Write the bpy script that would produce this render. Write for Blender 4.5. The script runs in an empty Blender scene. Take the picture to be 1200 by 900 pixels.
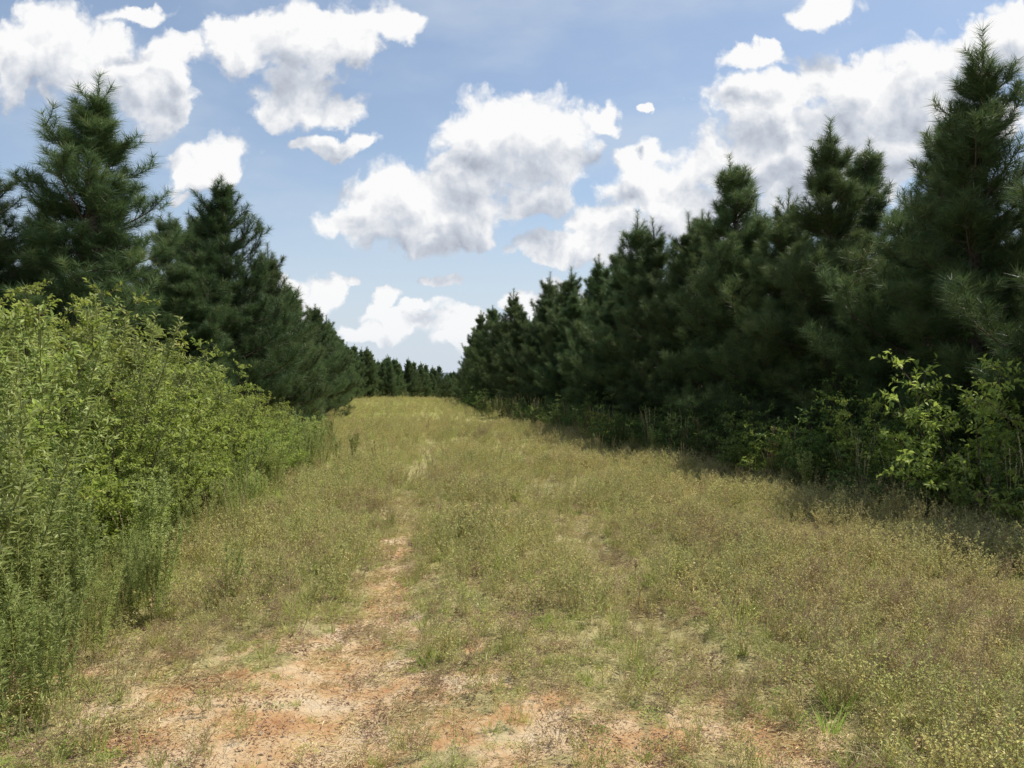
import bpy, math, numpy as np
from mathutils import Vector
rng=np.random.default_rng(7)
scene=bpy.context.scene
R=math.radians

# ------------------------------------------------------------------ helpers
def _grid(seed):
    return np.random.default_rng(seed).random((256,256))
_G={}
def vnoise(x,y,scale,seed):
    if seed not in _G:_G[seed]=_grid(seed)
    g=_G[seed]
    X=np.asarray(x)/scale+1000.37; Y=np.asarray(y)/scale+1000.71
    i=np.floor(X).astype(int); j=np.floor(Y).astype(int)
    a=X-i; b=Y-j; a=a*a*(3-2*a); b=b*b*(3-2*b)
    g00=g[i%256,j%256]; g10=g[(i+1)%256,j%256]; g01=g[i%256,(j+1)%256]; g11=g[(i+1)%256,(j+1)%256]
    return (g00*(1-a)+g10*a)*(1-b)+(g01*(1-a)+g11*a)*b
def sst(a,b,x):
    t=np.clip((np.asarray(x,float)-a)/(b-a),0,1); return t*t*(3-2*t)
def gh(x,y):
    x=np.asarray(x,float); y=np.asarray(y,float)
    near=np.exp(-(np.hypot(x,y)/120)**2)
    h=0.10*(vnoise(x,y,4.0,1)-.5)+0.05*(vnoise(x,y,1.3,2)-.5)
    xc=x+0.08*y
    h-=0.06*np.exp(-((xc+0.5)/0.3)**2)+0.06*np.exp(-((xc-1.35)/0.3)**2)
    return h*near - 9*sst(48,330,y)
def hz(x,y): return float(gh(x,y))

class Acc:
    def __init__(s): s.V=[];s.F=[];s.M=[];s.T=[];s.n=0
    def add(s,V,F,m,t):
        V=np.asarray(V,float).reshape(-1,3); F=np.asarray(F,int).reshape(-1,3)
        s.V.append(V); s.F.append(F+s.n); s.M.append(np.full(len(F),m,int))
        s.T.append(np.broadcast_to(np.asarray(t,float),(len(V),)).copy()); s.n+=len(V)
    def mesh(s,name,mats):
        V=np.concatenate(s.V);F=np.concatenate(s.F);M=np.concatenate(s.M);T=np.concatenate(s.T)
        me=bpy.data.meshes.new(name)
        me.vertices.add(len(V)); me.vertices.foreach_set('co',V.ravel().astype(np.float32))
        me.loops.add(len(F)*3); me.loops.foreach_set('vertex_index',F.ravel().astype(np.int32))
        me.polygons.add(len(F)); me.polygons.foreach_set('loop_start',np.arange(0,len(F)*3,3,dtype=np.int32))
        me.polygons.foreach_set('material_index',M.astype(np.int32))
        me.update(calc_edges=True)
        a=me.attributes.new('tint','FLOAT','POINT'); a.data.foreach_set('value',T.astype(np.float32))
        for m in mats: me.materials.append(m)
        return me
def nrm(v): return v/np.maximum(np.linalg.norm(v,axis=-1,keepdims=True),1e-9)
def perp(d,r=rng):
    a=nrm(r.normal(size=d.shape)); p=np.cross(d,a); return nrm(p)
def segs(acc,P0,P1,r0,r1,m,t=0.5,k=3):
    P0=np.asarray(P0,float).reshape(-1,3);P1=np.asarray(P1,float).reshape(-1,3);N=len(P0)
    r0=np.broadcast_to(np.asarray(r0,float),(N,));r1=np.broadcast_to(np.asarray(r1,float),(N,))
    d=nrm(P1-P0); ref=np.where(np.abs(d[:,2:3])>.9,np.array([[1.,0,0]]),np.array([[0,0,1.]]))
    u=nrm(np.cross(d,ref)); w=np.cross(d,u)
    ang=np.arange(k)*2*math.pi/k
    ring=np.cos(ang)[None,:,None]*u[:,None,:]+np.sin(ang)[None,:,None]*w[:,None,:]
    A=P0[:,None]+ring*r0[:,None,None]; B=P1[:,None]+ring*r1[:,None,None]
    V=np.concatenate([A,B],1)
    f=[]
    for i in range(k):
        j=(i+1)%k; f+= [[i,j,k+j],[i,k+j,k+i]]
    F=np.array(f)[None]+(np.arange(N)*2*k)[:,None,None]
    acc.add(V,F,m,t)
def needles(acc,B,D,L,W,m,t,r=rng):
    N=len(B); p=perp(D,r)*(W/2)
    V=np.stack([B-p,B+p,B+D*np.asarray(L).reshape(-1,1)],1)
    acc.add(V,np.arange(3*N).reshape(N,3),m,np.repeat(t,3))
def leaves(acc,B,D,L,W,m,t,r=rng,fold=.25,up=0.0):
    N=len(B); L=np.broadcast_to(L,(N,)).reshape(-1,1);W=np.broadcast_to(W,(N,)).reshape(-1,1)
    s=perp(D,r)
    if up>0:
        s2=nrm(np.cross(D,np.array([[0,0,1.]])+0.35*r.normal(size=D.shape))); s=s2
    n=np.cross(s,D); n=n*np.sign(n[:,2:3]+1e-9)
    mid=B+D*L*.45
    tip=B+D*L-n*L*.18
    V=np.stack([B,mid+s*W/2+n*W*fold,tip,mid-s*W/2+n*W*fold],1)
    F=np.array([[0,1,2],[0,2,3]])[None]+(np.arange(N)*4)[:,None,None]
    acc.add(V,F,m,np.repeat(t,4))
def blades(acc,B,D,L,W,bend,m,t,r=rng):
    N=len(B);L=np.broadcast_to(L,(N,)).reshape(-1,1);W=np.broadcast_to(W,(N,)).reshape(-1,1)
    D=nrm(D); s=nrm(np.cross(D,np.array([[0,0,1.]])+.3*r.normal(size=D.shape)))
    h=D.copy();h[:,2]=0;h=nrm(h+1e-6); bend=np.broadcast_to(bend,(N,)).reshape(-1,1)
    rows=[]
    for k,(f,w) in enumerate([(0,.8),(.38,1),(.72,.7)]):
        c=B+D*L*f+(h-np.array([[0,0,.6]]))*bend*L*f*f
        rows+= [c-s*W/2*w,c+s*W/2*w]
    rows.append(B+D*L+(h-np.array([[0,0,.6]]))*bend*L)
    V=np.stack(rows,1)
    F=np.array([[0,1,3],[0,3,2],[2,3,5],[2,5,4],[4,5,6]])[None]+(np.arange(N)*7)[:,None,None]
    acc.add(V,F,m,np.repeat(t,7))

# ------------------------------------------------------------------ materials
def N(nt,t,**k):
    n=nt.nodes.new(t)
    for a,b in k.items(): setattr(n,a,b)
    return n
def foliage(name,c1,c2,c3=None,trans=.35,rough=.55,patch=None,spec=.3):
    m=bpy.data.materials.new(name);m.use_nodes=True;nt=m.node_tree;nt.nodes.clear()
    L=nt.links.new
    at=N(nt,'ShaderNodeAttribute',attribute_name='tint')
    rp=N(nt,'ShaderNodeValToRGB');cr=rp.color_ramp
    cr.elements[0].position=0;cr.elements[0].color=(*c1,1)
    cr.elements[1].position=.8;cr.elements[1].color=(*c2,1)
    if c3: e=cr.elements.new(1.0);e.color=(*c3,1)
    L(at.outputs['Fac'],rp.inputs[0])
    oi=N(nt,'ShaderNodeObjectInfo')
    hs=N(nt,'ShaderNodeHueSaturation')
    mr=N(nt,'ShaderNodeMapRange');mr.inputs['To Min'].default_value=.75;mr.inputs['To Max'].default_value=1.25
    L(oi.outputs['Random'],mr.inputs['Value']);L(mr.outputs[0],hs.inputs['Value'])
    mh=N(nt,'ShaderNodeMapRange');mh.inputs['To Min'].default_value=.485;mh.inputs['To Max'].default_value=.512
    ml=N(nt,'ShaderNodeMath',operation='FRACT');mm=N(nt,'ShaderNodeMath',operation='MULTIPLY');mm.inputs[1].default_value=17.3
    L(oi.outputs['Random'],mm.inputs[0]);L(mm.outputs[0],ml.inputs[0]);L(ml.outputs[0],mh.inputs['Value']);L(mh.outputs[0],hs.inputs['Hue'])
    L(rp.outputs[0],hs.inputs['Color']);col=hs.outputs[0]
    if patch:
        g=N(nt,'ShaderNodeNewGeometry');no=N(nt,'ShaderNodeTexNoise');no.inputs['Scale'].default_value=patch[1];no.inputs['Detail'].default_value=1.5
        L(g.outputs['Position'],no.inputs['Vector'])
        r2=N(nt,'ShaderNodeMapRange');r2.inputs['From Min'].default_value=.42;r2.inputs['From Max'].default_value=.62
        r2.inputs['To Max'].default_value=patch[2]
        L(no.outputs['Fac'],r2.inputs['Value'])
        mx=N(nt,'ShaderNodeMix',data_type='RGBA');L(r2.outputs[0],mx.inputs['Factor']);L(col,mx.inputs['A']);mx.inputs['B'].default_value=(*patch[0],1)
        col=mx.outputs['Result']
    p=N(nt,'ShaderNodeBsdfPrincipled');p.inputs['Roughness'].default_value=rough;p.inputs['Specular IOR Level'].default_value=spec
    L(col,p.inputs['Base Color'])
    tr=N(nt,'ShaderNodeBsdfTranslucent');L(col,tr.inputs['Color'])
    ms=N(nt,'ShaderNodeMixShader');ms.inputs[0].default_value=trans
    L(p.outputs[0],ms.inputs[1]);L(tr.outputs[0],ms.inputs[2])
    o=N(nt,'ShaderNodeOutputMaterial');L(ms.outputs[0],o.inputs[0])
    return m
def bark(name,c1,c2,scale=25,bump=True):
    m=bpy.data.materials.new(name);m.use_nodes=True;nt=m.node_tree;L=nt.links.new
    p=nt.nodes['Principled BSDF'];p.inputs['Roughness'].default_value=.9
    no=N(nt,'ShaderNodeTexNoise');no.inputs['Scale'].default_value=scale;no.inputs['Detail'].default_value=5 if bump else 1
    g=N(nt,'ShaderNodeTexCoord');L(g.outputs['Object'],no.inputs['Vector'])
    rp=N(nt,'ShaderNodeValToRGB');rp.color_ramp.elements[0].color=(*c1,1);rp.color_ramp.elements[1].color=(*c2,1)
    rp.color_ramp.elements[0].position=.35;rp.color_ramp.elements[1].position=.65
    L(no.outputs['Fac'],rp.inputs[0]);L(rp.outputs[0],p.inputs['Base Color'])
    if bump:
        bp=N(nt,'ShaderNodeBump');bp.inputs['Strength'].default_value=.6;bp.inputs['Distance'].default_value=.02
        L(no.outputs['Fac'],bp.inputs['Height']);L(bp.outputs[0],p.inputs['Normal'])
    return m
M_bark=bark('pine_bark',(.05,.035,.025),(.16,.11,.08))
M_twig=bark('twig_bark',(.07,.05,.03),(.15,.11,.07),60,False)
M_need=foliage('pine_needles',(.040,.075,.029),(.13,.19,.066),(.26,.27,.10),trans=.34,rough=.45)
M_leaf=foliage('shrub_leaves',(.18,.245,.042),(.44,.51,.105),(.68,.62,.18),trans=.45,rough=.5)
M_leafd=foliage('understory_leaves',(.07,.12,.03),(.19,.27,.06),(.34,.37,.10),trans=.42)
M_weed=foliage('weed_leaves',(.22,.28,.07),(.46,.53,.18),(.62,.62,.28),trans=.42)
M_stem=bark('weed_stem',(.18,.18,.05),(.30,.29,.10),60,False)
M_stemd=bark('dry_stem',(.28,.23,.10),(.48,.41,.21),60,False)
M_gold=foliage('gold_weed',(.46,.41,.13),(.80,.70,.27),(.92,.81,.42),trans=.38,patch=((.57,.44,.21),.55,.45))
M_olive=foliage('olive_weed',(.29,.345,.09),(.59,.60,.195),(.79,.74,.33),trans=.4,patch=((.70,.62,.24),.4,.6))
M_brown=foliage('brown_weed',(.22,.13,.085),(.44,.30,.18),(.58,.45,.26),trans=.3)
M_grass=foliage('grass_blades',(.21,.32,.058),(.45,.54,.125),(.68,.64,.24),trans=.42,patch=((.63,.57,.21),.5,.5))
M_straw=foliage('straw',(.46,.39,.2),(.72,.62,.34),(.8,.7,.44),trans=.3)

# ------------------------------------------------------------------ pine generator
def pine(name,H,seed,dens=420,spread=.27):
    r=np.random.default_rng(seed); acc=Acc()
    nt_=12; zs=np.linspace(0,H,nt_+1)
    wob=np.cumsum(r.normal(0,.035,(nt_+1,2)),0); wob-=wob[0]
    T=np.column_stack([wob,zs]); rad=0.1*(1-zs/H)**.8*H/6.5+.008
    segs(acc,T[:-1],T[1:],rad[:-1],rad[1:],0,k=8)
    def tp(z): return np.array([np.interp(z,zs,T[:,0]),np.interp(z,zs,T[:,1]),z])
    S0=[];S1=[];TP=[];br0=[];br1=[];R0=[];R1=[]
    def sg(a,b,t): S0.append(a);S1.append(b);TP.append(t)
    z=.18
    fat=r.uniform(.6,.85); bump_=r.uniform(.9,1.14,8); pz=r.uniform(0,6.28)
    while z<H-.45:
        f=z/H
        prof=(.8+.2*min(1,f/.2))*(1-f)**fat*1.15*(1+.10*math.sin(f*17+pz))
        wh=r.uniform(.76,1.18)
        nb=r.integers(5,8); a0=r.uniform(0,6.28)
        for b in range(nb):
            a=a0+b*6.283/nb+r.normal(0,.3)
            ln=H*spread*prof*wh*r.uniform(.48,1.27)*bump_[int((a%6.283)/6.284*8)]
            ln=max(ln,.28)
            el=R(4+48*f**1.2+r.normal(0,12))
            p=tp(z+r.normal(0,.09)); n=max(3,int(ln/.22)); st=ln/n
            pts=[p]; az=a
            for i in range(n):
                e=el+ (i/n)**2*R(42); az+=r.normal(0,.1)
                d=np.array([math.cos(az)*math.cos(e),math.sin(az)*math.cos(e),math.sin(e)])
                pts.append(pts[-1]+d*st)
            pts=np.array(pts); rr=np.linspace(.010+.010*ln,.004,len(pts))
            br0+=list(pts[:-1]);br1+=list(pts[1:]);R0+=list(rr[:-1]);R1+=list(rr[1:])
            for i in range(n):
                if i/n>.5: sg(pts[i],pts[i+1],i/n)
            dl=nrm(pts[-1]-pts[-2]+np.array([0,0,.08])); sg(pts[-1],pts[-1]+dl*.16,1.1)
            for i in range(1,n+1):
                if (i/n)<.2 and ln>.8: continue
                for sd in (-1,1,-1,1)[:r.integers(2,5)]:
                    tl=min(.62,(.22+.36*(ln-(i/n)*ln*.75)))*r.uniform(.5,1.2)*(1 if f<.8 else .75)
                    d=nrm(pts[i]-pts[i-1]); side=np.cross(d,[0,0,1]); side=side/(np.linalg.norm(side)+1e-6)
                    d2=nrm(d*.6+side*sd*r.uniform(.3,1.0)+np.array([0,0,r.uniform(-.3,.8)]))
                    q=pts[i]-(pts[i]-pts[i-1])*r.random()
                    m=q+d2*tl*.5; d3=nrm(d2+np.array([0,0,r.uniform(.4,.9)])); e2=m+d3*tl*.55
                    br0+=[q,m];br1+=[m,e2];R0+=[.006,.004];R1+=[.004,.003]
                    sg(q+d2*tl*.3,m,i/n); sg(m,e2,i/n+.15)
        z+=r.uniform(.19,.36)
    top=tp(H-.8); sg(top,T[-1]+[0,0,.22],1)
    for k in range(7):
        a=r.uniform(0,6.28); d=nrm(np.array([math.cos(a)*.5,math.sin(a)*.5,1.]));zz=H-r.uniform(.35,.95);ln_=r.uniform(.22,.48);br0.append(tp(zz));br1.append(tp(zz)+d*ln_);R0.append(.006);R1.append(.003);sg(tp(zz)+d*ln_*.3,tp(zz)+d*ln_,1)
    segs(acc,br0,br1,R0,R1,0)
    S0=np.array(S0);S1=np.array(S1);TP=np.array(TP);ln=np.linalg.norm(S1-S0,axis=1)
    cnt=np.maximum(10,(ln*dens).astype(int)); idx=np.repeat(np.arange(len(S0)),cnt)
    u=r.random(len(idx)); B=S0[idx]+(S1-S0)[idx]*u[:,None]; ax=nrm(S1-S0)[idx]
    D=nrm(ax*r.uniform(.35,1.5,(len(idx),1))+perp(ax,r)*1.0)
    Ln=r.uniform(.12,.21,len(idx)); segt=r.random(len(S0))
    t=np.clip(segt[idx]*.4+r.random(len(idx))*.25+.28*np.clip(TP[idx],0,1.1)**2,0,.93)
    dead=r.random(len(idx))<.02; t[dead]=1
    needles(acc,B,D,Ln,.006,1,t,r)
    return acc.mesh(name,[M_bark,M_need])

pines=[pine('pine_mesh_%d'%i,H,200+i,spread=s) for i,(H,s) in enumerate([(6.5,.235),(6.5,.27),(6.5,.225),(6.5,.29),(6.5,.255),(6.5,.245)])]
NP=len(pines)
def link(o,col=None): (col or scene.collection).objects.link(o); return o
def put(base,me,x,y,H,h0,rot=None,zoff=-.03,wid=1.0):
    o=bpy.data.objects.new(base,me); s=H/h0
    o.location=(x,y,hz(x,y)+zoff); o.scale=(s*wid,s*wid,s); o.rotation_euler=(rng.normal(0,.03),rng.normal(0,.03),rng.uniform(0,6.28) if rot is None else rot)
    return link(o)

right=[(7.3,8.6,6.5,0),(6.2,10.6,6.2,2),(6.5,12.2,5.6,3),(5.5,13.8,6.0,0),(5.1,15.2,5.1,1),(4.6,16.6,6.2,5),(4.4,18.4,5.3,4),(3.8,20.1,5.5,1),(3.45,21.8,6.0,2),
(3.2,24.0,4.9,3),(3.0,26.5,5.6,0),(2.4,28.5,4.8,1),(2.2,31,5.9,4),(1.5,34,5.1,3),(1.4,37,6.4,2),(.5,40,5.1,5),(.3,43,6.3,1),(-.5,46.5,5.3,4),(-1.0,50,6.1,3),(-1.7,54,6.2,0),(-2.2,58,5.4,1),(2.9,22.9,4.0,1),(1.9,29.8,4.2,3)]
for x,y,H,k in right: put('pine_tree',pines[k],x,y,H,6.5,wid=1.13)
for row,(off) in enumerate([2.5,5.0]):
    y=7.0 if row else 9.5
    while y<(58,30)[row]:
        x=float(np.interp(y,[6,10.6,13.8,16.6,21.7,30,43,58],[7.4,6.2,5.5,4.6,3.5,2.4,.4,-2.2]))+off+rng.normal(0,.3)
        put('pine_tree',pines[rng.integers(0,NP)],x,y,rng.uniform(4.9,6.5),6.5,wid=1.12)
        y+=rng.uniform(1.8,2.7)
left=[(-8.3,15.8,7.35,1,1.42),(-10.4,15.4,5.9,3,1.25),(-6.55,18.0,6.05,3,1.12),(-7.6,19.2,5.7,0,1.2),(-6.5,21.2,5.1,4,1.12),(-7.4,23.6,5.3,1,1.15),(-7.3,26.5,4.9,2,1.2),(-8.0,29.3,4.8,5,1.15),(-8.1,32.5,4.6,3,1.1),(-8.8,36,4.7,1,1.1),(-9.4,40,4.7,4,1.1),(-10.2,45,4.6,0,1.1),
(-9.3,17.8,6.1,2,1.2),(-12.2,17,6.0,4,1.2),(-9.4,22.0,6.0,3,1.15),(-11.5,20,6,0,1.2),(-10.0,26,5.6,4,1.2),(-10.8,33,5,2,1.1),(-11.5,38,5,3,1.1),(-14,20,6,2,1.1),(-13,44,5,1,1.1),(-12.4,13.6,5.8,5,1.25),(-6.9,16.4,4.0,5,1.3),(-8.4,20.6,5.9,5,1.15),(-9.2,30,5.3,0,1.15),(-7.0,24.6,4.4,3,1.1)]
for x,y,H,k,w in left: put('pine_tree',pines[k],x,y,H,6.5,wid=w)

# ------------------------------------------------------------------ instancer
def scatter(name,meshes,P,rot,scl,idx):
    col=bpy.data.collections.new(name+'_parts')
    for i,me in enumerate(meshes):
        o=bpy.data.objects.new('%s_part_%02d'%(name,i),me); col.objects.link(o)
    me=bpy.data.meshes.new(name); n=len(P)
    me.vertices.add(n); me.vertices.foreach_set('co',np.asarray(P,np.float32).ravel())
    a=me.attributes.new('rot','FLOAT_VECTOR','POINT');a.data.foreach_set('vector',np.asarray(rot,np.float32).ravel())
    a=me.attributes.new('scl','FLOAT_VECTOR','POINT');a.data.foreach_set('vector',np.asarray(scl,np.float32).ravel())
    a=me.attributes.new('idx','INT','POINT');a.data.foreach_set('value',np.asarray(idx,np.int32))
    me.update()
    ob=link(bpy.data.objects.new(name,me))
    ng=bpy.data.node_groups.new(name+'_nodes','GeometryNodeTree')
    ng.interface.new_socket('Geometry',in_out='INPUT',socket_type='NodeSocketGeometry')
    ng.interface.new_socket('Geometry',in_out='OUTPUT',socket_type='NodeSocketGeometry')
    gi=ng.nodes.new('NodeGroupInput');go=ng.nodes.new('NodeGroupOutput')
    ip=ng.nodes.new('GeometryNodeInstanceOnPoints');ci=ng.nodes.new('GeometryNodeCollectionInfo')
    ci.inputs['Collection'].default_value=col;ci.inputs['Separate Children'].default_value=True;ci.inputs['Reset Children'].default_value=True
    def na(nm,ty):
        q=ng.nodes.new('GeometryNodeInputNamedAttribute');q.data_type=ty;q.inputs['Name'].default_value=nm
        return [s for s in q.outputs if s.enabled and s.name=='Attribute'][0]
    l=ng.links.new
    l(gi.outputs[0],ip.inputs['Points']);l(ci.outputs[0],ip.inputs['Instance']);ip.inputs['Pick Instance'].default_value=True
    l(na('idx','INT'),ip.inputs['Instance Index']);l(na('rot','FLOAT_VECTOR'),ip.inputs['Rotation']);l(na('scl','FLOAT_VECTOR'),ip.inputs['Scale'])
    l(ip.outputs[0],go.inputs[0])
    md=ob.modifiers.new('scatter','NODES');md.node_group=ng
    return ob
def scat_xy(name,meshes,x,y,s,idx,tilt=.08,zoff=0.0,sx=None):
    n=len(x);P=np.column_stack([x,y,gh(x,y)+zoff])
    rot=np.column_stack([rng.normal(0,tilt,n),rng.normal(0,tilt,n),rng.uniform(0,6.28,n)])
    sc=np.column_stack([s if sx is None else sx]*2+[s])
    return scatter(name,meshes,P,rot,sc,idx)

dx=[];dy=[];ds=[]
for y in np.linspace(78,165,46):
    xl=np.interp(y,[78,95,150,165],[-17.5,-18.3,-13.6,-12.6])
    for k in range(3): dx.append(xl-k*3.2+rng.normal(0,.7));dy.append(y+rng.normal(0,.8));ds.append(rng.uniform(4.3,6.8)/6.5)
for y in np.linspace(61,150,34):
    for k in range(2): dx.append(-2.3-.064*(y-60)+k*3.2+rng.normal(0,.4));dy.append(y+rng.normal(0,.6));ds.append(rng.uniform(4.6,6.2)/6.5)
for i in range(260):
    y=rng.uniform(175,340); dx.append(rng.uniform(-.3,.1)*y);dy.append(y);ds.append(rng.uniform(5.5,9)/6.5)
for y in np.linspace(47,80,14):
    for k in range(3): dx.append(-12.5-.16*(y-47)-k*3+rng.normal(0,.5));dy.append(y);ds.append(rng.uniform(4.2,5)/6.5)
dx=np.array(dx);dy=np.array(dy);ds=np.array(ds)
scat_xy('distant_pine_trees',pines,dx,dy,ds,rng.integers(0,NP,len(dx)),.02,sx=ds*1.1)

# ------------------------------------------------------------------ shrubs
def shrub(name,H,Rd,seed,nst=26,leafL=.055,mat=M_leaf,dens=70,droop=.3):
    r=np.random.default_rng(seed);acc=Acc();b0=[];b1=[];r0=[];r1=[];S0=[];S1=[]
    for s in range(nst):
        a=r.uniform(0,6.28); out=r.random()**.6; hh=H*r.uniform(.5,1.12)*(1-.38*out**2)
        p=np.array([math.cos(a)*out*Rd*.35,math.sin(a)*out*Rd*.35,0]); n=7
        tgt=np.array([math.cos(a)*out*Rd,math.sin(a)*out*Rd,hh])
        pts=[p]
        for i in range(1,n+1):
            f=i/n; q=p*(1-f)+tgt*f; q=q+np.array([0,0,math.sin(f*math.pi)*.12*H*droop]); q+=r.normal(0,.03,3); pts.append(q)
        pts=np.array(pts);rr=np.linspace(.012,.003,n+1)
        b0+=list(pts[:-1]);b1+=list(pts[1:]);r0+=list(rr[:-1]);r1+=list(rr[1:])
        for i in range(1,n+1):
            for k in range(r.integers(3,6)):
                if i<2 and r.random()<.4: continue
                aa=r.uniform(0,6.28); tl=r.uniform(.15,.42)*(1.15-.45*i/n)
                d=nrm(np.array([math.cos(aa),math.sin(aa),r.uniform(-.1,.9)]))
                base=pts[i]; m=base+d*tl*.5; e=m+nrm(d+np.array([0,0,r.uniform(-.5,.4)]))*tl*.5
                b0+=[base,m];b1+=[m,e];r0+=[.003,.002];r1+=[.002,.0012];S0+=[base,m];S1+=[m,e]
    segs(acc,b0,b1,r0,r1,0)
    S0=np.array(S0);S1=np.array(S1);ln=np.linalg.norm(S1-S0,axis=1);cnt=np.maximum(3,(ln*dens).astype(int))
    idx=np.repeat(np.arange(len(S0)),cnt);u=r.random(len(idx));B=S0[idx]+(S1-S0)[idx]*u[:,None];ax=nrm(S1-S0)[idx]
    D=nrm(ax*.6+perp(ax,r)+np.array([0,0,.1]));st=r.random(len(S0))
    t=np.clip(st[idx]*.45+r.random(len(idx))*.45,0,.9)+ (r.random(len(idx))<.04)*.2
    L=leafL*r.uniform(.6,1.25,len(idx))
    leaves(acc,B,D,L,L*r.uniform(.4,.6,len(idx)),1,np.clip(t,0,1),r,up=1)
    return acc.mesh(name,[M_twig,mat])
sh=[shrub('shrub_mesh_a',2.4,1.25,11),shrub('shrub_mesh_b',2.2,1.35,12,nst=30,leafL=.048,dens=80),shrub('shrub_mesh_c',2.3,1.1,13,leafL=.08,dens=45)]
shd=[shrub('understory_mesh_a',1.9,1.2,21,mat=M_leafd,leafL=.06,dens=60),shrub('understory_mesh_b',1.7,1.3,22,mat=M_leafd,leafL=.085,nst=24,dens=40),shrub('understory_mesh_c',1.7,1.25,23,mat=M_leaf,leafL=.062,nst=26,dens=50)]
hh={0:2.4,1:2.2,2:2.3}
for x,y,H,k in [(-4.9,7.3,2.6,0),(-5.3,9.2,2.75,1),(-6.3,8.4,2.8,2),(-5.1,10.9,2.5,2),(-4.9,12.3,2.05,0),(-4.5,13.6,1.5,1),(-4.3,14.9,1.15,2),(-3.75,7.5,1.75,1),(-3.95,9.0,1.9,2),(-4.1,10.6,1.75,0),(-6.6,11.0,2.7,1),(-6.2,13.0,2.3,0),
   (-7.6,9.8,2.8,0),(-5.6,14.8,1.6,2),(-4.4,5.9,2.1,1),(-5.8,6.0,2.4,0),(-7.8,12.4,2.7,2),(-9,11.5,2.8,1),(-3.6,5.7,1.45,2),(-5.6,17,1.2,0),(-5.9,19.2,1.0,1),(-7.4,7.2,2.6,1),(-6.3,24,1.0,1),(-3.65,11.6,1.1,1),(-3.8,13,.9,0),(-3.5,6.6,1.2,0),(-3.5,8.3,1.15,2),(-3.6,9.9,1.1,0),(-3.35,4.9,1.2,1),(-4.2,4.8,1.7,0)]:
    put('leafy_shrub',sh[k],x,y,H,hh[k])
for x,y,H,k in [(5.45,8.9,2.0,2),(5.8,7.4,1.8,2),(5.2,8.0,1.1,0),(4.9,10.4,1.5,2),(4.6,9.6,.95,1),(4.6,11.6,1.3,1),(4.2,12.3,1.0,2),(4.1,13.2,1.25,1),(3.7,14.3,1.0,0),(3.4,15.3,1.2,0),(3.1,16.3,.95,0),(5.9,10.2,2.1,0),(5.4,12.2,1.7,0),(2.2,19,.9,2),(1.9,22,.9,1),(1.0,26,1.0,0),(.3,30,1.0,1),(-1.1,36,1.1,0),(2.6,17.6,1.2,1),(4.2,15,1.5,0),(-1.9,42,1.2,1),(-2.6,48,1.2,0),(7.1,6.2,1.9,1),(6.0,6.0,1.3,2),(-.4,33,.9,2),(1.4,24,1.1,0),(.7,28,.9,1),(2.3,20.5,1.2,0),(4.9,9.0,.8,1),(4.3,10.9,.8,0),(5.6,6.7,.9,1)]:
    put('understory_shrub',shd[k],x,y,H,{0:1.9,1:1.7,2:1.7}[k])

# ------------------------------------------------------------------ tall weeds
def tallweed(name,seed,H=1.3,nst=5,LL=.07,LW=.009,mat=M_weed,per=150):
    r=np.random.default_rng(seed);acc=Acc()
    for s in range(nst):
        a=r.uniform(0,6.28);h=H*r.uniform(.6,1.05);base=np.array([math.cos(a),math.sin(a),0])*r.uniform(0,.14)
        lean=np.array([math.cos(a),math.sin(a),0])*r.uniform(.02,.25)*h
        n=8;f=np.linspace(0,1,n+1)[:,None];pts=base+lean*f**1.7+np.array([0,0,1.])*h*f+np.cumsum(r.normal(0,.006,(n+1,3)),0)
        segs(acc,pts[:-1],pts[1:],.004,.003,0)
        m=int(per*h); u=.12+.88*r.random(m)**.8;B=np.column_stack([np.interp(u,f[:,0],pts[:,i]) for i in range(3)])
        aa=r.uniform(0,6.28,m);el=r.uniform(.2,1.0,m)
        D=np.column_stack([np.cos(aa)*np.cos(el),np.sin(aa)*np.cos(el),np.sin(el)])
        leaves(acc,B,D,LL*r.uniform(.6,1.2,m)*(1.25-.7*u),LW*r.uniform(.7,1.2,m),1,r.random(m)*.95,r,up=1,fold=.1)
        k=9;ub=r.uniform(.55,.98,k);bb=np.column_stack([np.interp(ub,f[:,0],pts[:,i]) for i in range(3)])
        aa=r.uniform(0,6.28,k);D=nrm(np.column_stack([np.cos(aa),np.sin(aa),np.full(k,1.3)]));E=bb+D*(.3*(1.15-ub))[:,None]*H
        segs(acc,bb,E,.002,.001,0)
        id=np.repeat(np.arange(k),16);w=r.random(len(id));B=bb[id]+(E-bb)[id]*w[:,None];DD=nrm(D[id]+perp(D[id],r))
        leaves(acc,B,DD,LL*.6*r.uniform(.5,1.1,len(id)),LW*.8,1,r.random(len(id))*.95,r,up=1,fold=.1)
    return acc.mesh(name,[M_stem,mat])
tw=[tallweed('tall_weed_a',31,LW=.013),tallweed('tall_weed_b',32,LL=.10,LW=.018,per=100),tallweed('tall_weed_c',33,LL=.05,LW=.007,per=260,nst=6)]
xs=[];ys=[];ss=[]
def edge(y): return np.interp(y,[3,4.4,6,8,11,14,18,24],[-2.6,-2.8,-3.0,-3.15,-3.4,-3.6,-4.6,-5.8])
for i in range(240):
    y=rng.uniform(5,19) if rng.random()<.55 else rng.uniform(3.2,6)
    d=rng.exponential(.6); x=edge(y)-d+.25+rng.normal(0,.25)
    if x<-9: continue
    xs.append(x);ys.append(y);ss.append(rng.uniform(.2,.55)+min(d,1.3)*.45)
for i in range(60):
    y=rng.uniform(5.5,13);x=edge(y)-rng.uniform(.8,3); xs.append(x);ys.append(y);ss.append(rng.uniform(1.3,1.9)*(1-max(0,y-10)*.1))
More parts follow.
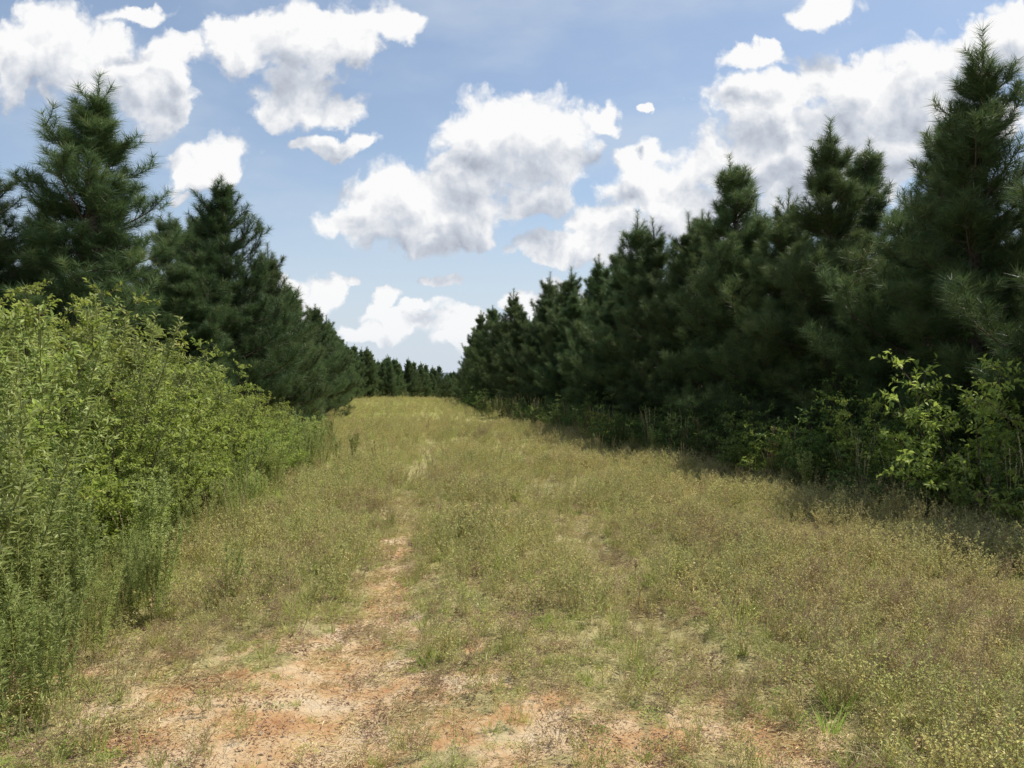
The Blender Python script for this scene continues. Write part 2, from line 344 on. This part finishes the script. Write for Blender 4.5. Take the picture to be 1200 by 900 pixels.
for x,y,s in [(-2.55,4.1,1.0),(-2.75,4.3,1.15),(-2.45,3.8,.8),(-2.9,4.6,1.2),(-2.65,4.8,.9),(-2.3,3.9,.55),(-2.5,3.5,1.0),(-2.2,3.45,.6)]: xs.append(x);ys.append(y);ss.append(s)
xs=np.array(xs);ys=np.array(ys);ss=np.array(ss)
scat_xy('tall_weeds',tw,xs,ys,ss,rng.integers(0,3,len(xs)),.1)

# ------------------------------------------------------------------ field plants
def airy(name,seed,mat,H=.3,bits=230,bl=.013,stem=M_stemd,spread=.5):
    r=np.random.default_rng(seed);acc=Acc();b0=[];b1=[];S0=[];S1=[]
    for s in range(r.integers(6,9)):
        a=r.uniform(0,6.28);t=r.uniform(.05,spread);h=H*r.uniform(.65,1.1)
        d=nrm(np.array([math.cos(a)*t,math.sin(a)*t,1.]));p=np.array([math.cos(a),math.sin(a),0])*r.uniform(0,.035)
        q=p+d*h*.5;e=q+nrm(d+r.normal(0,.12,3))*h*.5
        b0+=[p,q];b1+=[q,e];S0.append(q);S1.append(e)
        for k in range(5):
            u=r.uniform(.25,.95);c=p+(e-p)*u;aa=r.uniform(0,6.28);dd=nrm(np.array([math.cos(aa)*.8,math.sin(aa)*.8,1.]))
            f=c+dd*h*r.uniform(.15,.35);b0.append(c);b1.append(f);S0.append(c);S1.append(f)
    segs(acc,b0,b1,.0012,.0008,0)
    S0=np.array(S0);S1=np.array(S1);id=r.integers(0,len(S0),bits);u=r.random(bits)**.8
    B=S0[id]+(S1-S0)[id]*u[:,None];D=nrm(r.normal(size=(bits,3))+np.array([0,0,.6]))
    leaves(acc,B,D,bl*r.uniform(.6,1.4,bits),bl*.5,1,r.random(bits),r,up=1)
    return acc.mesh(name,[stem,mat])
def tuft(name,seed,mat,H=.2,n=38,w=.0045,bend=.35,rad=.05,seedhead=False):
    r=np.random.default_rng(seed);acc=Acc()
    a=r.uniform(0,6.28,n);q=r.random(n)**.5*rad;B=np.column_stack([np.cos(a)*q,np.sin(a)*q,np.zeros(n)])
    t=r.uniform(.1,.75,n);a2=a+r.normal(0,.5,n);D=nrm(np.column_stack([np.cos(a2)*t,np.sin(a2)*t,np.ones(n)]))
    blades(acc,B,D,H*r.uniform(.5,1.15,n),w,r.uniform(.1,1,n)*bend,0,r.random(n),r)
    if seedhead:
        for s in range(4):
            a=r.uniform(0,6.28);d=nrm(np.array([math.cos(a)*.15,math.sin(a)*.15,1]));e=d*H*r.uniform(1.6,2.3)
            segs(acc,[[0,0,0]],[e],.0013,.0009,1)
            k=26;u=r.uniform(.72,1,k);leaves(acc,e[None]*u[:,None],nrm(d[None]+r.normal(0,.45,(k,3))),.016,.004,1,r.random(k),r)
    return acc.mesh(name,[mat,M_straw])
def rosette(name,seed,mat):
    r=np.random.default_rng(seed);acc=Acc();n=70;a=r.uniform(0,6.28,n);q=r.random(n)**.5*.09
    B=np.column_stack([np.cos(a)*q,np.sin(a)*q,r.uniform(.005,.06,n)]);el=r.uniform(0,.8,n)
    a2=r.uniform(0,6.28,n);D=np.column_stack([np.cos(a2)*np.cos(el),np.sin(a2)*np.cos(el),np.sin(el)])
    leaves(acc,B,D,r.uniform(.012,.028,n),r.uniform(.006,.013,n),0,r.random(n)*.9,r,up=1)
    return acc.mesh(name,[mat])
fm=[airy('w0',41,M_gold,bits=130,bl=.016),airy('w1',42,M_gold,H=.25,bits=150,bl=.015),airy('w2',43,M_olive,bits=130,bl=.019),airy('w3',44,M_olive,H=.26,bits=150,bl=.017),
    airy('w4',45,M_brown,H=.3,bits=150,bl=.014),tuft('w5',46,M_grass),tuft('w6',47,M_grass,H=.16,n=40,bend=.6),tuft('w7',48,M_straw,H=.15,n=30,bend=.7,w=.003),
    rosette('w8',49,M_grass),tuft('w9',50,M_grass,H=.28,n=36,w=.005,seedhead=True)]
def tr1(x,y,c,wd):
    xc=x+.08*y+.12*(vnoise(x*0,y,5,17)-.5)
    return np.exp(-((xc-c)/wd)**2)
def tracks(x,y):
    return np.maximum(tr1(x,y,-.5,.24),tr1(x,y,1.35,.24)*.8)*(.4+.6*vnoise(x,y,1.2,18))*np.exp(-(np.asarray(y)/30)**2)
def bare(x,y):
    n=vnoise(x,y,.36,5)*.5+vnoise(x,y,.13,6)*.5
    b=.47*np.exp(-(((x+1.35)/1.7)**2+((y-4.3)/1.9)**2))+.40*np.exp(-(((x-.1)/2.1)**2+((y-3.4)/.9)**2))
    b+=.38*tracks(x,y)*np.exp(-((y-6)/5)**2)+.26*tr1(x,y,-.55,.17)*np.exp(-((y-7.4)/2.2)**2)
    return np.clip((b*1.1+n-.95)*3.0,0,1)
X=[];Y=[];S=[];I=[]
def band(y0,y1,xa,xb,den,s0,s1):
    n=int((y1-y0)*(xb-xa)*den);x=rng.uniform(xa,xb,n);y=rng.uniform(y0,y1,n)
    b=bare(x,y);tk=tracks(x,y);keep=rng.random(n)>np.maximum(b*.82,tk*.3)
    x=x[keep];y=y[keep];b=b[keep];tk=tk[keep];n=len(x)
    g=vnoise(x,y,2.2,8)*.55+vnoise(x,y,.7,9)*.45
    br=vnoise(x,y,1.5,10)*.6+vnoise(x,y,.5,11)*.4+.24*np.exp(-(((x-.9)/1.1)**2+((y-7.3)/1.6)**2))+.1*np.exp(-(((x-2.2)/1.3)**2+((y-5)/1.6)**2))
    L=np.exp(-np.clip(x-edge(y),0,9)/1.2)
    Rt=sst(.2,2.5,x+.05*y)
    near=np.exp(-(((x+.8)/2.1)**2+((y-4)/2.2)**2))
    w=np.zeros((n,10))
    w[:,0]=.7+1.2*Rt;w[:,1]=.7+1.2*Rt;w[:,2]=.9+1.2*g;w[:,3]=.9+1.2*g
    w[:,4]=.08+2.4*sst(.6,.74,br)+.8*tk
    w[:,5]=.3+.9*L+.9*sst(.5,.7,g);w[:,6]=.45+1.3*L+.5*g+.3*near;w[:,7]=.4+.5*near+.7*tk;w[:,8]=.42+1.1*L+1.1*(1-Rt)*g+1.2*near;w[:,9]=.04+.2*L
    w[:,:5]*=(1-.55*near)[:,None]
    w/=w.sum(1,keepdims=True);c=w.cumsum(1);i=(rng.random(n)[:,None]>c).sum(1).clip(0,9)
    s=rng.uniform(s0,s1,n)*(1-.35*b)*(.6+.8*vnoise(x,y,1.1,12))*(1-.25*near)*(1-.5*tk)
    s*=np.where(x>4.2,1.25,1)
    X.append(x);Y.append(y);S.append(s);I.append(i)
band(1.6,5,-3.6,4.6,140,.5,.95)
band(5,9,-4.5,7,108,.6,1.0)
band(9,15,-5,8,68,.7,1.1)
band(15,28,-7,6,36,.7,1.15)
band(28,48,-9,4,20,.7,1.1)
band(48,75,-13,1,10,.7,1.1)
X=np.concatenate(X);Y=np.concatenate(Y);S=np.concatenate(S);I=np.concatenate(I)
scat_xy('field_grass',fm,X,Y,S,I,.12,-.005)
print('grass',len(X))
xs=rng.uniform(-3,5,80);ys=rng.uniform(4.5,22,80)
stk=[tallweed('stalk_a',61,H=.6,nst=1,LL=.04,LW=.005,mat=M_weed,per=90),tuft('stalk_b',62,M_grass,H=.36,n=30,w=.005,bend=.25,seedhead=True),tallweed('stalk_c',63,H=.55,nst=2,LL=.035,LW=.006,mat=M_brown,per=90)]
scat_xy('tall_grass_stalks',stk,xs,ys,rng.uniform(.5,.95,80),rng.choice([0,1,2],80,p=[.35,.5,.15]))
n=700;ys=rng.uniform(6,34,n);xs=np.interp(ys,[6,9,13,18,24,34],[5.0,4.2,3.6,2.0,1.0,-1.2])+np.abs(rng.normal(0,.8,n))
ei=rng.choice([0,1,2,3,4],n,p=[.08,.22,.25,.1,.35])
scat_xy('edge_weeds',[stk[2],stk[1],fm[4],tw[1],fm[0]],xs,ys,rng.uniform(.6,1.4,n)*np.where(ei==3,.45,1.1),ei)

# ------------------------------------------------------------------ ground
def ax(lo,hi,d0,g):
    a=[0.];d=d0
    while a[-1]<hi: a.append(a[-1]+d);d*=g
    b=[0.];d=d0
    while b[-1]>lo: b.append(b[-1]-d);d*=g
    return np.array(b[::-1][:-1]+a)
gx=ax(-3500,3500,.06,1.03);gy=ax(-60,4500,.06,1.02)
GX,GY=np.meshgrid(gx,gy,indexing='ij');GZ=gh(GX,GY)
GZ=GZ+np.where(np.hypot(GX,GY)<25,(.02*(vnoise(GX,GY,.22,14)-.5)),0)
V=np.stack([GX,GY,GZ],-1).reshape(-1,3);nx,ny=GX.shape
ii,jj=np.meshgrid(np.arange(nx-1),np.arange(ny-1),indexing='ij');a=(ii*ny+jj).ravel()
F=np.concatenate([np.stack([a,a+ny,a+ny+1],1),np.stack([a,a+ny+1,a+1],1)])
acc=Acc();acc.add(V,F,0,bare(V[:,0],V[:,1]))
mg=bpy.data.materials.new('field_soil');mg.use_nodes=True;nt=mg.node_tree;L=nt.links.new;p=nt.nodes['Principled BSDF'];p.inputs['Roughness'].default_value=.95;p.inputs['Specular IOR Level'].default_value=.15
g=N(nt,'ShaderNodeNewGeometry')
def noi(s,d=6,r=.6):
    q=N(nt,'ShaderNodeTexNoise');q.inputs['Scale'].default_value=s;q.inputs['Detail'].default_value=d;q.inputs['Roughness'].default_value=r;L(g.outputs['Position'],q.inputs['Vector']);return q
def ramp(src,st):
    q=N(nt,'ShaderNodeValToRGB');e=q.color_ramp.elements
    while len(e)<len(st): e.new(.5)
    for k,(ps,c) in enumerate(st): e[k].position=ps;e[k].color=(*c,1)
    L(src,q.inputs[0]);return q.outputs[0]
soil=ramp(noi(2.2,7,.72).outputs['Fac'],[(.3,(.42,.21,.095)),(.44,(.54,.33,.16)),(.54,(.63,.46,.27)),(.7,(.69,.56,.39))])
thatch=ramp(noi(9,7,.75).outputs['Fac'],[(.3,(.20,.18,.07)),(.5,(.38,.33,.15)),(.7,(.56,.48,.25))])
far=ramp(noi(.25,4).outputs['Fac'],[(.35,(.36,.36,.125)),(.65,(.50,.45,.18))])
at=N(nt,'ShaderNodeAttribute',attribute_name='tint')
n3=noi(14,5);ad=N(nt,'ShaderNodeMath',operation='MULTIPLY_ADD');L(n3.outputs['Fac'],ad.inputs[0]);ad.inputs[1].default_value=.9;L(at.outputs['Fac'],ad.inputs[2])
mr=N(nt,'ShaderNodeMapRange');mr.inputs['From Min'].default_value=.5;mr.inputs['From Max'].default_value=.85;L(ad.outputs[0],mr.inputs['Value'])
m1=N(nt,'ShaderNodeMix',data_type='RGBA');L(mr.outputs[0],m1.inputs['Factor']);L(thatch,m1.inputs['A']);L(soil,m1.inputs['B'])
vc=N(nt,'ShaderNodeTexVoronoi');vc.feature='DISTANCE_TO_EDGE';vc.inputs['Scale'].default_value=15;vc.inputs['Randomness'].default_value=1
wv=N(nt,'ShaderNodeVectorMath',operation='MULTIPLY_ADD');L(n3.outputs['Color'],wv.inputs[0]);wv.inputs[1].default_value=(.10,.10,.10);L(g.outputs['Position'],wv.inputs[2]);L(wv.outputs[0],vc.inputs['Vector'])
ck=N(nt,'ShaderNodeMapRange');ck.inputs['From Min'].default_value=.0;ck.inputs['From Max'].default_value=.09;L(vc.outputs['Distance'],ck.inputs['Value'])
sp=N(nt,'ShaderNodeSeparateXYZ');L(g.outputs['Position'],sp.inputs[0])
mf=N(nt,'ShaderNodeMapRange');mf.inputs['From Min'].default_value=14;mf.inputs['From Max'].default_value=40;L(sp.outputs['Y'],mf.inputs['Value'])
m2=N(nt,'ShaderNodeMix',data_type='RGBA');L(mf.outputs[0],m2.inputs['Factor']);L(m1.outputs['Result'],m2.inputs['A']);L(far,m2.inputs['B'])
L(m2.outputs['Result'],p.inputs['Base Color'])
hn=N(nt,'ShaderNodeMath',operation='MULTIPLY_ADD');L(ck.outputs[0],hn.inputs[0]);hn.inputs[1].default_value=.2;L(noi(22,7,.7).outputs['Fac'],hn.inputs[2])
bp=N(nt,'ShaderNodeBump');bp.inputs['Strength'].default_value=.9;bp.inputs['Distance'].default_value=.03;L(hn.outputs[0],bp.inputs['Height']);L(bp.outputs[0],p.inputs['Normal'])
link(bpy.data.objects.new('ground',acc.mesh('ground',[mg])))
def clod(name,seed):
    r=np.random.default_rng(seed)
    import bmesh
    bm=bmesh.new();bmesh.ops.create_icosphere(bm,subdivisions=2,radius=1)
    for v in bm.verts: v.co*=1+r.normal(0,.13);v.co.z*=.6
    me=bpy.data.meshes.new(name);bm.to_mesh(me);bm.free();me.materials.append(M_clod);return me
M_clod=bark('clod_soil',(.42,.28,.16),(.62,.47,.31),3)
n=9000;x=rng.uniform(-3.2,3.5,n);y=rng.uniform(2,9,n);k=rng.random(n)<bare(x,y)+.03;x=x[k];y=y[k]
scat_xy('soil_clods',[clod('clod_a',1),clod('clod_b',2)],x,y,np.minimum(rng.exponential(.003,len(x))+.002,.011),rng.integers(0,2,len(x)),.5,0.002)
acc=Acc();r=rng;n=160;B=np.column_stack([r.normal(0,.09,n),r.normal(0,.09,n),r.uniform(.003,.02,n)]);a=r.uniform(0,6.28,n)
leaves(acc,B,np.column_stack([np.cos(a),np.sin(a),r.normal(0,.12,n)]),r.uniform(.015,.06,n),r.uniform(.002,.005,n),0,r.random(n),r,up=1)
lit=acc.mesh('litter',[M_straw]);acc=Acc();leaves(acc,B,np.column_stack([np.cos(a),np.sin(a),r.normal(0,.2,n)]),r.uniform(.008,.03,n),r.uniform(.003,.01,n),0,r.random(n),r,up=1);lit2=acc.mesh('litter2',[M_brown])
n=2400;x=rng.uniform(-4,4.5,n);y=rng.uniform(1.8,11,n)
scat_xy('plant_litter',[lit,lit2],x,y,rng.uniform(.6,1.3,n),rng.integers(0,2,n),.03,.004)

# ------------------------------------------------------------------ hills
acc=Acc();xx=np.linspace(-3000,3000,240)
zt=14+16*vnoise(xx,xx*0,420,31)+5*vnoise(xx,xx*0,90,32)+2*vnoise(xx,xx*0,22,33)
V=np.concatenate([np.column_stack([xx,np.full(240,2300.),np.full(240,-20.)]),np.column_stack([xx,np.full(240,2500.),zt]),np.column_stack([xx,np.full(240,3000.),np.full(240,-20.)])])
i=np.arange(239);F=np.concatenate([np.stack([i,i+1,i+241],1),np.stack([i,i+241,i+240],1),np.stack([i+240,i+241,i+481],1),np.stack([i+240,i+481,i+480],1)])
acc.add(V,F,0,0.5);mh=bark('hazy_hills',(.06,.085,.10),(.08,.11,.125),.01,False)  # distance haze painted into the base colour as muted blue-green
link(bpy.data.objects.new('hills',acc.mesh('hills',[mh])))

# ------------------------------------------------------------------ sun & sky
SE,SA=R(60),R(62)
sv=Vector((math.sin(SA)*math.cos(SE),math.cos(SA)*math.cos(SE),math.sin(SE)))
sl=bpy.data.lights.new('sun','SUN');sl.energy=5.0;sl.angle=R(.53);sl.color=(1,.95,.86)
so=link(bpy.data.objects.new('sun',sl));so.rotation_euler=(-sv).to_track_quat('-Z','Y').to_euler()

px=[(60,55,85,62),(130,80,75,55),(185,110,52,48),(205,70,40,35),(15,75,50,45),(170,18,45,14),
(290,50,58,42),(350,45,62,58),(420,45,55,48),(465,30,32,28),(345,115,60,38),(400,128,34,20),
(395,170,62,17),(250,188,48,36),(215,205,40,28),(210,240,18,10),
(580,150,80,46),(640,148,62,40),(560,190,62,30),(705,138,28,18),(640,190,70,28),(470,235,66,44),(415,265,46,22),(540,235,80,40),(630,230,52,26),(500,275,100,24),
(885,63,46,15),(968,12,44,26),(900,110,78,36),(1000,100,95,46),(1080,90,65,50),(1160,60,55,48),(1190,30,45,40),(930,165,120,50),(1050,150,110,50),(850,200,72,42),(1130,140,70,60),(980,210,150,50),
(750,185,52,20),(770,225,80,38),(700,262,66,28),(640,288,50,16),(820,255,90,40),(700,290,70,20),
(642,335,30,22),(620,358,36,16),(660,350,36,24),(515,330,28,10),(455,352,20,15),(470,378,56,18),(545,378,46,20),(370,350,34,28),(345,335,20,16),(430,392,46,16),(560,400,60,14),(765,130,11,7),(495,362,24,10),(440,372,34,13),(590,385,30,12),(400,330,16,8),
(-120,120,110,60),(1330,200,120,70)]
puffs=[((a-600)/933,(445-b)/933,c/933*1.06,d/933*1.1) for a,b,c,d in px]
gd=bpy.data.node_groups.new('cloud_detail','ShaderNodeTree')
gd.interface.new_socket('P',in_out='INPUT',socket_type='NodeSocketVector')
gd.interface.new_socket('W',in_out='OUTPUT',socket_type='NodeSocketVector')
gd.interface.new_socket('E',in_out='OUTPUT',socket_type='NodeSocketFloat')
nt=gd;L=gd.links.new;gi=N(nt,'NodeGroupInput');go=N(nt,'NodeGroupOutput')
n1=N(nt,'ShaderNodeTexNoise');n1.noise_dimensions='2D';n1.inputs['Scale'].default_value=13;n1.inputs['Detail'].default_value=6;n1.inputs['Roughness'].default_value=.54
L(gi.outputs[0],n1.inputs['Vector'])
wa=N(nt,'ShaderNodeVectorMath',operation='SUBTRACT');L(n1.outputs['Color'],wa.inputs[0]);wa.inputs[1].default_value=(.5,.5,.5)
wb=N(nt,'ShaderNodeVectorMath',operation='MULTIPLY_ADD');L(wa.outputs[0],wb.inputs[0]);wb.inputs[1].default_value=(.08,.07,0);L(gi.outputs[0],wb.inputs[2])
vo=N(nt,'ShaderNodeTexVoronoi');vo.voronoi_dimensions='2D';vo.feature='SMOOTH_F1';vo.inputs['Scale'].default_value=26;vo.inputs['Detail'].default_value=2.0;vo.inputs['Smoothness'].default_value=.5
L(wb.outputs[0],vo.inputs['Vector'])
n2=N(nt,'ShaderNodeTexNoise');n2.noise_dimensions='2D';n2.inputs['Scale'].default_value=45;n2.inputs['Detail'].default_value=5;n2.inputs['Roughness'].default_value=.6;L(gi.outputs[0],n2.inputs['Vector'])
a1=N(nt,'ShaderNodeMath',operation='MULTIPLY');L(vo.outputs['Distance'],a1.inputs[0]);a1.inputs[1].default_value=.36
a2=N(nt,'ShaderNodeMath',operation='MULTIPLY_ADD');L(n2.outputs['Fac'],a2.inputs[0]);a2.inputs[1].default_value=.32;L(a1.outputs[0],a2.inputs[2])
L(wb.outputs[0],go.inputs[0]);L(a2.outputs[0],go.inputs[1])
grp=bpy.data.node_groups.new('cloud_shape','ShaderNodeTree')
grp.interface.new_socket('W',in_out='INPUT',socket_type='NodeSocketVector')
grp.interface.new_socket('S',in_out='OUTPUT',socket_type='NodeSocketFloat')
nt=grp;L=grp.links.new;gi=N(nt,'NodeGroupInput');go=N(nt,'NodeGroupOutput')
prev=None
for (u,v,a,b) in puffs:
    q=N(nt,'ShaderNodeVectorMath',operation='MULTIPLY_ADD');L(gi.outputs[0],q.inputs[0]);q.inputs[1].default_value=(1/a,1/b,0);q.inputs[2].default_value=(-u/a,-v/b,0)
    l=N(nt,'ShaderNodeVectorMath',operation='LENGTH');L(q.outputs[0],l.inputs[0])
    if prev is None: prev=l.outputs['Value']
    else:
        s=N(nt,'ShaderNodeMath',operation='SMOOTH_MIN');L(prev,s.inputs[0]);L(l.outputs['Value'],s.inputs[1]);s.inputs[2].default_value=.25;prev=s.outputs[0]
L(prev,go.inputs[0])

w=bpy.data.worlds.new('World');scene.world=w;w.use_nodes=True;nt=w.node_tree;nt.nodes.clear();L=nt.links.new
try: w.cycles.sampling_method='NONE'
except Exception as ex: print('ws',ex)
sky=N(nt,'ShaderNodeTexSky');sky.sky_type='NISHITA';sky.sun_disc=False;sky.sun_elevation=SE;sky.sun_rotation=SA;sky.air_density=1.0;sky.dust_density=.6;sky.ozone_density=1.0
tc=N(nt,'ShaderNodeTexCoord');sx=N(nt,'ShaderNodeSeparateXYZ');L(tc.outputs['Generated'],sx.inputs[0])
def M(op,a,b=None,c=None,clamp=False):
    q=N(nt,'ShaderNodeMath',operation=op);q.use_clamp=clamp
    for k,v in enumerate((a,b,c)):
        if v is None: continue
        if isinstance(v,(int,float)): q.inputs[k].default_value=v
        else: L(v,q.inputs[k])
    return q.outputs[0]
def MR(v,a,b,c=0.,d=1.,smooth=True):
    q=N(nt,'ShaderNodeMapRange');q.interpolation_type='SMOOTHSTEP' if smooth else 'LINEAR'
    for k,z in zip(('From Min','From Max','To Min','To Max'),(a,b,c,d)): q.inputs[k].default_value=z
    L(v,q.inputs['Value']);return q.outputs[0]
yy=M('MAXIMUM',sx.outputs['Y'],.05);u=M('DIVIDE',sx.outputs['X'],yy);v=M('DIVIDE',sx.outputs['Z'],yy)
cb=N(nt,'ShaderNodeCombineXYZ');L(u,cb.inputs[0]);L(v,cb.inputs[1])
def det(off):
    q=N(nt,'ShaderNodeVectorMath',operation='ADD');L(cb.outputs[0],q.inputs[0]);q.inputs[1].default_value=off
    gq=N(nt,'ShaderNodeGroup');gq.node_tree=gd;L(q.outputs[0],gq.inputs[0]);return gq.outputs[0],gq.outputs[1]
def shp(W):
    gq=N(nt,'ShaderNodeGroup');gq.node_tree=grp;L(W,gq.inputs[0]);return gq.outputs[0]
W0,E0=det((0,0,0));W1,E1=det((.007,.014,0))
S0_=shp(W0)
wo_=N(nt,'ShaderNodeVectorMath',operation='ADD');L(W0,wo_.inputs[0]);wo_.inputs[1].default_value=(.014,.055,0)
S2_=shp(wo_.outputs[0])
D0=M('SUBTRACT',M('SUBTRACT',1.33,S0_),E0)
mask=MR(D0,-.03,.30)
e1=M('SUBTRACT',E1,E0);e2=M('SUBTRACT',S2_,S0_)
sh_=M('ADD',M('MULTIPLY',e1,1.1),M('MULTIPLY',e2,.72))
thick=MR(D0,.1,1.0,.26,-.15)
sh_=M('ADD',M('ADD',sh_,thick),.43,clamp=True)
cr=N(nt,'ShaderNodeValToRGB');e=cr.color_ramp.elements;e[0].position=.05;e[0].color=(.40,.44,.52,1);e[1].position=.87;e[1].color=(.97,.97,.97,1)
em=e.new(.45);em.color=(.62,.66,.73,1);L(sh_,cr.inputs[0])
hz_=MR(v,.0,.16,.55,0.)
mh=N(nt,'ShaderNodeMix',data_type='RGBA');L(hz_,mh.inputs['Factor']);L(cr.outputs[0],mh.inputs['A']);mh.inputs['B'].default_value=(.86,.89,.93,1)
front=MR(sx.outputs['Y'],.06,.2)
mask=M('MULTIPLY',mask,front);mask=M('MULTIPLY',mask,MR(v,0.,.06))
ci=N(nt,'ShaderNodeTexNoise');ci.inputs['Scale'].default_value=3.2;ci.inputs['Detail'].default_value=6;ci.inputs['Roughness'].default_value=.55
mp=N(nt,'ShaderNodeMapping');mp.inputs['Scale'].default_value=(1,1,2.6);mp.inputs['Rotation'].default_value=(0,.35,0);L(tc.outputs['Generated'],mp.inputs['Vector']);L(mp.outputs[0],ci.inputs['Vector'])
veil=MR(ci.outputs['Fac'],.38,.72,.18,.62)
veil=M('MAXIMUM',veil,MR(sx.outputs['Z'],0.,.32,.92,.0))
b1=N(nt,'ShaderNodeBackground');L(sky.outputs[0],b1.inputs[0]);b1.inputs[1].default_value=.135
bv=N(nt,'ShaderNodeBackground');bv.inputs[0].default_value=(.62,.70,.80,1)
b2=N(nt,'ShaderNodeBackground');L(mh.outputs['Result'],b2.inputs[0])
x1=N(nt,'ShaderNodeMixShader');L(veil,x1.inputs[0]);L(b1.outputs[0],x1.inputs[1]);L(bv.outputs[0],x1.inputs[2])
x2=N(nt,'ShaderNodeMixShader');L(mask,x2.inputs[0]);L(x1.outputs[0],x2.inputs[1]);L(b2.outputs[0],x2.inputs[2])
wo=N(nt,'ShaderNodeOutputWorld');L(x2.outputs[0],wo.inputs[0])

# ------------------------------------------------------------------ camera
cam=bpy.data.cameras.new('camera');cam.lens=28;cam.sensor_width=36;cam.clip_end=8000;cam.clip_start=.05
co=link(bpy.data.objects.new('camera',cam));co.location=(0,0,1.6);co.rotation_euler=(R(89.7),0,0);scene.camera=co
scene.view_settings.view_transform='Standard';scene.view_settings.look='None';scene.view_settings.exposure=0
print('tris pine',[len(m.polygons) for m in pines],'shrub',[len(m.polygons) for m in sh])
